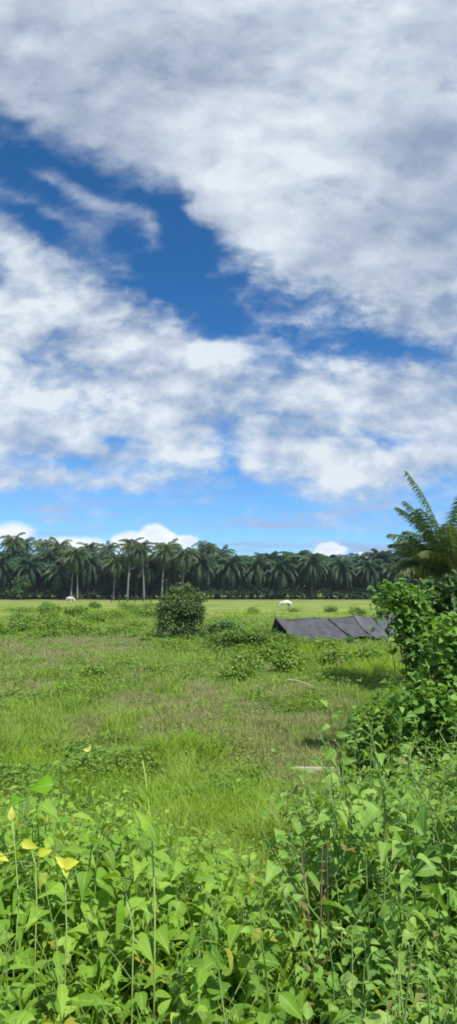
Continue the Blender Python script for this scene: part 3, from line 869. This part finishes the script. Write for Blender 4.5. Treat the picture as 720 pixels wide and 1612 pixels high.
# weathered stake at the left
p = at(30, 970, 60); root = empty('wooden_stake', (p.x, 60, gz(p.x, 60)))
g = G(); tube(g, [(0, 0, -.1), (.03, 0, .7), (.06, 0, 1.25)], [.07, .06, .045], 7); g.build('shaft', M['wood'], root)
g = G(); tube(g, [(-.28, 0, .62), (.03, 0, .78), (.30, 0, .70)], [.02, .025, .02], 6); g.build('cross_stick', M['wood'], root)
tag(root, 'dark wooden stake standing in the grass near the left edge', 'stake')

# broken stump in front of the tarp's right part
p = at(532, 1048, 24.5); root = empty('tree_stump', (p.x, 24.5, gz(p.x, 24.5)))
g = G(); tube(g, [(0, 0, -.05), (.02, 0, .22), (.03, 0, .42)], [.11, .08, .05], 8); tube(g, [(0, 0, .1), (.13, .02, .3)], [.05, .02], 6); g.build('trunk', M['wood'], root)
tag(root, 'small dark broken stump in the grass below the right half of the tarp', 'stump')

# bleached bent branch
p0 = at(449, 1081, 19.0)
zb = gz(p0.x, 19) + .25
g = G()
pts = [(0, 0, .12), (.12, 0, .16), (.35, -.02, .13), (.62, -.06, .05), (.85, -.1, -.06), (1.05, -.15, -.2)]
tube(g, pts, [.010, .016, .015, .012, .009, .005], 7)
tube(g, [(.62, -.06, .05), (.78, .05, .10), (.9, .1, .09)], [.008, .005, .003], 5)
tag(g.build('fallen_branch', M['bleached'], loc=(p0.x, 19, zb)), 'bent bleached white branch lying on the grass at the middle right', 'branch')

# pale plank lying across the dry patch
pa, pb = at(459, 1227, 9.75), at(533, 1229, 9.85)
zp = gz((pa.x + pb.x) / 2, 9.8)
g = G(); Lp = pb.x - pa.x; s = np.linspace(0, 1, 9)
v = []
for a in s:
    for (dy, dz) in ((-.03, 0), (.03, 0), (.03, .03), (-.03, .03)):
        v.append((Lp * a, dy + .02 * math.sin(a * 3), dz + .006 * math.sin(a * 5)))
q = []
for i in range(8):
    for j in range(4):
        q.append((i * 4 + j, i * 4 + (j + 1) % 4, i * 4 + 4 + (j + 1) % 4, i * 4 + 4 + j))
q += [(3, 2, 1, 0), (32, 33, 34, 35)]
g.add(v, q)
tag(g.build('plank', M['bleached'], smooth=False, loc=(pa.x, 9.75, max(pa.z - .02, zp + .31))), 'pale straight plank lying across the dry brown patch at lower right', 'plank')


# ------------------------------------------------------------------ near coconut palm on the right
def near_palm():
    Y = 19.0; c = at(716, 925, Y); z0 = gz(c.x, Y)
    root = empty('coconut_palm', (c.x, Y, z0))
    g, top = ringed_trunk(c.z - z0 - .3, .24, .17, (0, 0), 12, 16, .06); g.build('trunk', M['trunk'], root)
    b = np.array([0, 0, c.z - z0 - .3])
    # az (0 = +x right, pi = left), start el, length, droop, dry
    fr = [(3.0, 1.42, 2.5, 1.95, .2), (3.3, 1.30, 2.3, 1.85, .6), (2.75, 1.5, 2.9, 1.6, 0), (3.6, 1.48, 3.0, 1.35, .1), (2.2, 1.45, 3.2, 1.5, 0), (1.4, 1.4, 3.6, 1.6, 0), (.7, 1.4, 3.6, 1.6, 0),
          (.1, 1.35, 3.6, 1.7, .2), (5.6, 1.4, 3.6, 1.6, 0), (5.0, 1.42, 3.5, 1.5, 0), (4.3, 1.45, 3.2, 1.3, 0), (3.9, 1.42, 2.8, 1.8, .2), (2.5, 1.36, 2.6, 1.9, .2), (1.0, 1.52, 4.0, .9, 0), (4.7, 1.55, 3.6, .7, 0),
          (3.15, 1.55, 3.5, .85, 0), (3.4, 1.5, 2.8, 1.7, 0), (2.9, 1.56, 4.4, .6, 0), (2.4, 1.5, 2.9, 1.8, 0), (.4, 1.52, 4.0, 1.0, 0), (3.05, 1.5, 3.1, 1.45, 0), (3.8, 1.52, 3.3, 1.0, 0), (2.6, 1.54, 3.6, 1.0, 0)]
    for (az, el, L, dr, dy) in fr:
        g = G(); frond(g, b + np.array([math.cos(az) * .1, math.sin(az) * .1, 0]), az, el, L, dr, 105, .60, .030, float(R.uniform(.25, .75)), dy * .5, .55, 1, .028, .30)
        g.build('frond', M['frond'], root)
    for i in range(9):
        az = i * .7; h = R.uniform(.7, 1.15); g = G()
        e = np.array([math.cos(az) * .26, math.sin(az) * .26, 0])
        tube(g, [b + e * .5, b + e * .8 + (0, 0, h * .5), b + e * 1.5 + (0, 0, h)], [.07, .05, .025], 7); g.build('petiole', M['petiole'], root)
    g = G()
    for i in range(16):   # hanging brown fibre and old sheaths round the neck
        az = R.uniform(0, 6.28); e = np.array([math.cos(az), math.sin(az), 0])
        tube(g, [b + e * .16 + (0, 0, .35), b + e * .26, b + e * .30 + (0, 0, -R.uniform(.5, 1.0))], [.035, .045, .01], 5)
    g.build('leaf_sheath', M['petiole'], root)
    tag(root, 'young coconut palm with feathery fronds behind the shrubs at the right edge', 'coconut palm')


near_palm()

# ------------------------------------------------------------------ shrubs on the right
shrub('tall_shrub', 668, 11.5, [(618, 940, 17, 16, 0), (608, 958, 8, 16, 0), (645, 952, 20, 20, .2), (640, 985, 16, 20, 0), (668, 990, 16, 22, .1), (645, 1012, 9, 14, 0), (668, 1030, 12, 18, 0), (655, 1045, 9, 12, 0), (660, 1075, 12, 20, 0), (690, 1070, 14, 36, .1), (696, 1120, 18, 36, .1)],
      2300, .14, OVATE, M['shrub'], 'tall dark green shrub overlapping the right end of the black tarp', 'shrub', clump=5, r=.011, up=.5)
shrub('tall_shrub', 700, 12.5, [(680, 950, 26, 24, 0), (706, 945, 28, 20, 0), (735, 945, 34, 32, 0), (700, 985, 36, 28, 0), (745, 1000, 40, 50, 0)],
      2400, .15, OVATE, M['darkshrub'], 'dark leafy shrub right under the young coconut palm', 'shrub', clump=5, r=.02, up=.5)
shrub('broadleaf_shrub', 705, 8.4, [(690, 1012, 14, 16, 0), (712, 1002, 22, 20, 0), (742, 1010, 36, 32, 0), (682, 1046, 12, 16, 0), (676, 1075, 12, 14, 0), (712, 1050, 30, 32, 0), (745, 1080, 46, 60, 0), (694, 1100, 26, 26, 0), (700, 1170, 50, 50, 0), (760, 1200, 60, 60, 0)],
      2600, .125, OVATE, M['shrub'], 'bright green broad-leaved shrub at the right edge below the dark shrubs', 'shrub', clump=5, r=.018, up=.55)
shrub('dense_shrub', 672, 6.6, [(655, 1125, 22, 20, 0), (680, 1108, 24, 24, 0), (705, 1140, 32, 30, 0), (645, 1165, 24, 18, 0), (740, 1160, 40, 60, 0), (660, 1220, 40, 40, 0), (720, 1230, 44, 44, 0)],
      2300, .105, OVATE, M['shrub'], 'dense shrub at the right, between the broad-leaved shrub and the pale weeds', 'shrub', clump=5, r=.012, up=.5)
shrub('twiggy_shrub', 600, 7.2, [(575, 1140, 20, 16, 0), (600, 1122, 20, 18, 0), (615, 1150, 26, 22, 0), (565, 1175, 22, 20, 0), (626, 1105, 14, 14, 0), (580, 1215, 40, 30, 0), (560, 1260, 40, 30, 0), (620, 1250, 40, 40, 0)],
      1500, .10, OVATE, M['weed_right'], 'light green loose shrub left of the dense dark shrub', 'shrub', clump=4, r=.01, up=.5)


# ------------------------------------------------------------------ foreground weeds on the bank
def make_weed(h, nbr, tmpl, leaf, mat, seed, spread=.45):
    rr = np.random.default_rng(seed)
    root = empty('broadleaf_weed', (0, 0, 0))
    gs = G(); gl = G()
    for b in range(nbr):
        az = b * 2.4 + rr.uniform(-.4, .4); sp = 0 if b == 0 else spread * rr.uniform(.5, 1.1)
        hh = h * (1 if b == 0 else rr.uniform(.6, .95))
        s = np.linspace(0, 1, 9)
        pts = np.stack([np.cos(az) * sp * hh * s ** 1.3 + .02 * np.sin(s * 6 + b), np.sin(az) * sp * hh * s ** 1.3 + .02 * np.cos(s * 5 + b), hh * (s - .12 * s * s * sp)], -1)
        tube(gs, pts, np.linspace(.0045, .0018, 9), 5, .5, False)
        nodes = int(hh / .044)
        for i in range(1, nodes + 1):
            f = i / nodes
            if f < .12: continue
            c = np.array([np.interp(f, s, pts[:, j]) for j in range(3)])
            for sd in (0, math.pi):
                if rr.uniform() < .12: continue
                a = i * 1.45 + sd + rr.uniform(-.5, .5)
                L = leaf * (0.55 + .75 * math.sin(math.pi * min(1, f * .85 + .12))) * rr.uniform(.7, 1.2) * (.55 if f > .94 else 1)
                pe = leaf * .45 * rr.uniform(.6, 1.3)
                el = rr.uniform(-.05, .6) + (.5 if f > .9 else 0)
                d = np.array([math.cos(a) * math.cos(el), math.sin(a) * math.cos(el), math.sin(el)])
                p2 = c + d * pe
                tube(gs, [c, p2], [.0016, .0011], 4, .5, False)
                el2 = el - rr.uniform(.1, .8)
                d2 = np.array([math.cos(a) * math.cos(el2), math.sin(a) * math.cos(el2), math.sin(el2)])
                nn = np.array([rr.normal(0, .4), rr.normal(-.12, .4), 1.0])
                leaves(gl, tmpl, p2[None], d2[None], nn[None], L, rr.uniform(.85, 1.15), float(np.clip(rr.normal(.3 + .35 * f, .2), 0, 1)), float(rr.uniform() < .025) * .8)
    gs.build('stem', M['stem'], root); gl.build('foliage', mat, root)
    return root


# slim grass stems mixed through the weeds
g = G(); n = 2600
Yb = R.uniform(1.5, 6.6, n); Xb = R.uniform(-1, 1, n) * (Yb * .40 + .3)
blades(g, Xb, Yb, R.uniform(.25, .72, n) * np.where(Yb > 5, .6, 1) * np.where(Yb < 2.2, .75, 1), R.uniform(.004, .009, n), R.uniform(.2, .9, n), np.clip(R.normal(.5, .25, n), 0, 1), np.clip(R.normal(-.1, .35, n), 0, 1), 5)
tag(g.build('bank_grass', M['lush']), 'slim grass blades mixed through the foreground weeds on the bank', 'grass', kind='stuff')


def env_left(px):
    return np.interp(px, [-300, 0, 60, 120, 240, 300, 380, 440, 470, 500], [1235, 1225, 1215, 1235, 1262, 1300, 1335, 1365, 1410, 1500])


def env_right(px):
    return np.interp(px, [470, 490, 530, 560, 620, 680, 760, 1100], [1500, 1330, 1215, 1125, 1100, 1120, 1110, 1100])


def proj(p):
    d = Vector(p) - CAM; c, s = math.cos(PITCH), math.sin(PITCH)
    f = d.y * c + d.z * s; u = -d.y * s + d.z * c
    return 360 + F * d.x / f, 806 - F * u / f


WL = [make_weed(.80, 5, HEART, .078, M['weed'], 11), make_weed(.70, 4, OVATE, .092, M['weed'], 12), make_weed(.85, 5, OVATE, .076, M['weed'], 13), make_weed(.60, 4, HEART, .088, M['weed'], 14)]
WR = [make_weed(.85, 7, HEART, .056, M['weed_right'], 21), make_weed(.75, 6, OVATE, .066, M['weed_right'], 22), make_weed(.80, 7, HEART, .050, M['weed_right'], 23), make_weed(.65, 6, OVATE, .060, M['weed_right'], 24)]
WL += [make_weed(.62, 6, OVATE, .045, M['weed'], 15), make_weed(.78, 4, LANCE, .105, M['weed'], 16)]
WR += [make_weed(.78, 5, OVATE, .072, M['weed_right'], 25), make_weed(.80, 4, LANCE, .095, M['weed_right'], 26)]
HW = {id(w): h for w, h in zip(WL + WR, (.80, .70, .85, .60, .62, .78, .85, .75, .80, .65, .78, .80))}
first = set(); cntL = cntR = 0
cand = []
for iy in range(34):
    Y = 1.25 + iy * .15
    nx = int(2 * (Y * .38 + .30) / .33) + 1
    for ix in range(nx):
        x = -(Y * .38 + .30) + ix* .33 + random.uniform(-.14, .14) + (0.16 if iy % 2 else 0)
        cand.append((x, Y + random.uniform(-.07, .07)))
for (x, y) in cand:
    z = gz(x, y)
    px, _ = proj((x, y, z + .5))
    right = px > 486 + (y - 3) * 6
    if 462 < px < 506 and random.random() < .8 and y > 1.9: continue
    if y > 3.5 and random.random() < (.15 if right else .38): continue
    env = env_right(px) if right else env_left(px)
    # height allowed so that the top stays below the outline
    r_ = ray(px, env + random.uniform(-14, 40)); ztop = CAM.z + r_.z / r_.y * y
    hmax = ztop - z
    if hmax < .28: continue
    w = random.choice(WR if right else WL)
    s = min(random.uniform(.8, 1.12) * ((1.6 if right else 1.25) if y > 2.6 else 1), hmax / HW[id(w)])
    if s < .4: continue
    if (Vector((x, y, z + s * HW[id(w)])) - CAM).length < 1.0: continue
    o = w if id(w) not in first else copy_tree(w); first.add(id(w))
    o.location = (x, y, z - .02); o.scale = (max(s, .75), max(s, .75), s)
    o.rotation_euler = (random.uniform(-.1, .1), random.uniform(-.1, .1), random.uniform(0, 6.28))
    if right: tag(o, 'pale green pointed-leaf weed in the thick growth at the lower right', 'weed', 'weeds crowding the lower right foreground'); cntR += 1
    else: tag(o, 'fresh green broad-leaved weed in the thick growth at the lower left', 'weed', 'weeds crowding the lower left foreground'); cntL += 1
print('weeds', cntL, cntR)


def single(name, base, stempts, rad, stemmat, leafs, label, cat):
    """one particular plant. leafs: (point, direction, normal, length, widthfactor, template, material, rnd)"""
    root = empty(name, base); g = G(); b = np.array(base)
    S = np.array(stempts) - b
    tube(g, S, np.linspace(rad, rad * .45, len(S)), 6, .5)
    for (p, d, n, L, w, tm, mt, rn) in leafs:
        pl = np.array(p) - b; j = np.argmin(np.linalg.norm(S - pl, axis=1))
        if np.linalg.norm(S[j] - pl) > .01: tube(g, [S[j], pl], [rad * .5, rad * .35], 5)
    g.build('stem', stemmat, root)
    for (p, d, n, L, w, tm, mt, rn) in leafs:
        g = G(); leaves(g, tm, np.zeros((1, 3)), np.array([d], float), np.array([n], float), L, w, rn)
        g.build('leaf', mt, root, loc=tuple(np.array(p) - b))
    return tag(root, label, cat)


def A(px, py, Y): return tuple(at(px, py, Y))


def gb(px, py, Y):
    p = at(px, py, Y); return (p.x, Y, gz(p.x, Y) - .02)


up = (0, -.4, 1)
# big bright leaf at upper left of the weeds
b = gb(60, 1300, 2.6)
single('broadleaf_vine', b, [b, A(62, 1330, 2.6), A(58, 1270, 2.6), A(50, 1255, 2.6)], .004, M['stem'],
       [(A(80, 1236, 2.6), (-1, -.1, -.05), (0, -.75, .6), .105, .95, HEART, M['bigleaf'], .8), (A(30, 1262, 2.6), (-.9, -.2, -.3), up, .08, 1, HEART, M['bigleaf'], .2), (A(66, 1268, 2.55), (.8, -.3, -.2), up, .085, 1, HEART, M['weed'], .6)],
       'climbing weed with one large glossy bright green leaf at the upper left of the foreground', 'weed')
# yellow leaves
b = gb(20, 1330, 2.3)
single('yellowing_weed', b, [b, A(30, 1420, 2.3), A(24, 1340, 2.3), A(19, 1288, 2.3)], .003, M['palestem'],
       [(A(18, 1292, 2.3), (0, -.1, 1), (.2, -1, 0), .045, .95, OVATE, M['yellow'], .95), (A(-8, 1350, 2.3), (.8, -.2, .1), up, .05, 1.1, OVATE, M['yellow'], .3)],
       'yellowing weed with one cream upright leaf near the left edge', 'weed')
b = gb(60, 1400, 2.2)
single('yellowing_weed', b, [b, A(58, 1420, 2.2), A(56, 1360, 2.2), A(50, 1340, 2.2)], .003, M['palestem'],
       [(A(34, 1326, 2.2), (1, -.1, -.25), (.1, -1, .5), .054, .95, OVATE, M['yellow'], .1), (A(60, 1345, 2.2), (.9, -.1, .35), (0, -1, .6), .045, 1, OVATE, M['yellow'], .0)],
       'yellowing weed with one wide lemon yellow leaf below the cream leaf', 'weed')
b = gb(104, 1440, 2.1)
single('yellow_flower', b, [b, A(105, 1460, 2.1), A(103, 1400, 2.1), A(103, 1362, 2.1)], .003, M['palestem'],
       [(A(100, 1362, 2.1), (1, -.2, .35), (-.3, -1, .5), .046, 1.3, OVATE, M['yellow'], .45), (A(106, 1365, 2.1), (-.8, -.1, .75), (.3, -1, .4), .048, .9, OVATE, M['yellow'], .7), (A(104, 1366, 2.1), (.2, -.5, -.5), (0, -1, 1), .03, 1.2, OVATE, M['yellow'], .5)],
       'yellow butterfly-shaped flower on a thin pale stem at the lower left', 'flower')
# long thin stem at the centre-left
b = gb(245, 1480, 2.2)
single('tall_stalk', b, [b, A(244, 1450, 2.2), A(243, 1400, 2.21), A(241, 1350, 2.22), A(239, 1305, 2.23), A(233, 1260, 2.25), A(230, 1228, 2.26), A(225, 1198, 2.28)], .0038, M['palestem'],
       [(A(232, 1256, 2.25), (-.5, -.3, .8), (.3, -1, .2), .055, .8, OVATE, M['weed'], .6), (A(236, 1300, 2.2), (-.45, -.2, .6), (.2, -1, .5), .068, 1.0, HEART, M['weed'], .8), (A(240, 1305, 2.2), (.4, -.3, -.7), (.2, -1, .3), .06, 1, HEART, M['weed'], .6), (A(241, 1345, 2.2), (.9, -.2, -.1), up, .07, .9, OVATE, M['weed'], .5), (A(227, 1215, 2.28), (.4, -.3, .9), (0, -1, .2), .035, .8, OVATE, M['weed'], .4)],
       'tall thin pale stalk rising from the bottom left of centre, a few leaves on it', 'weed')
b = gb(210, 1470, 2.0)
single('grass_stalk', b, [b, A(210, 1462, 2.0), A(204, 1435, 2.0), A(199, 1418, 2.0)], .0028, M['palestem'], [(A(192, 1455, 2.0), (0, -.1, 1), (0, -1, .2), .07, .7, LANCE, M['bigleaf'], .9)],
       'short pale stalk with a narrow yellow-green blade left of the tall stalk', 'weed')
# sprig that sticks up on the right
b = gb(560, 1330, 3.6)
lf = []
for (px, py, dx, dz, L) in [(517, 1112, -.6, .7, .06), (512, 1124, .3, .8, .04), (520, 1143, -.8, -.1, .055), (530, 1158, .9, .25, .07), (528, 1180, -.7, -.5, .09), (536, 1200, .8, .3, .08), (534, 1225, -.9, .1, .10), (545, 1236, .9, -.4, .09), (540, 1262, -.5, -.6, .10), (552, 1278, .9, .1, .10), (548, 1292, -.9, -.3, .09), (521, 1128, .8, .3, .045)]:
    lf.append((A(px, py, 3.6), (dx, -.4, dz), (-dx * .3 + R.normal(0, .2), -.9 + R.normal(0, .2), .8), L, 1.0, OVATE, M['weed_right'], float(R.uniform(.2, .9))))
single('tall_sprig', b, [b, A(556, 1310, 3.6), A(542, 1240, 3.6), A(527, 1160, 3.6), A(515, 1108, 3.6)], .006, M['wood'], lf, 'leafy sprig standing above the other weeds at the right of centre', 'weed')
# withered pale plant in the field
b = gb(140, 1200, 11)
lf = [(A(138, 1183, 11), (.5, -.2, .9), (0, -1, .3), .10, 1.2, OVATE, M['yellow'], .95), (A(142, 1181, 11), (-.9, -.2, .2), (0, -1, .6), .12, 1.0, OVATE, M['yellow'], .9), (A(140, 1186, 11), (-.6, -.2, -.6), (0, -1, .6), .10, .9, OVATE, M['yellow'], 1.0)]
single('withered_weed', b, [b, A(141, 1195, 11), A(140, 1183, 11)], .008, M['palestem'], lf, 'small withered weed with pale cream leaves in the grass left of centre', 'weed')
# brown dead stems in the gap
for i, (px, py, Y, dx) in enumerate([(478, 1440, 2.5, .10), (492, 1445, 2.6, -.06), (500, 1430, 2.8, .05)]):
    b = gb(px, py, Y); e = at(px + dx * 300, py - 110, Y)
    g = G(); root = empty('dead_weed', b)
    t1 = np.array(e) - np.array(b)
    tube(g, [(0, 0, 0), t1 * .5 + (.02, 0, 0), t1], [.005, .004, .002], 5); g.build('stem', M['wood'], root)
    g = G()
    for kk in range(9):
        f = R.uniform(.2, .95); d = R.normal(0, 1, 3)
        leaves(g, LANCE, (t1 * f)[None], d[None], np.array([[0, 0, 1.]]), .06, .8, .5, 1.0)
    g.build('foliage', M['weed_right'], root)
    tag(root, ['dead brown weed at the left of the bare gap between the foreground weeds', 'dead brown weed in the middle of the bare gap between the foreground weeds', 'dead brown weed at the right of the bare gap between the foreground weeds'][i], 'dead weed')
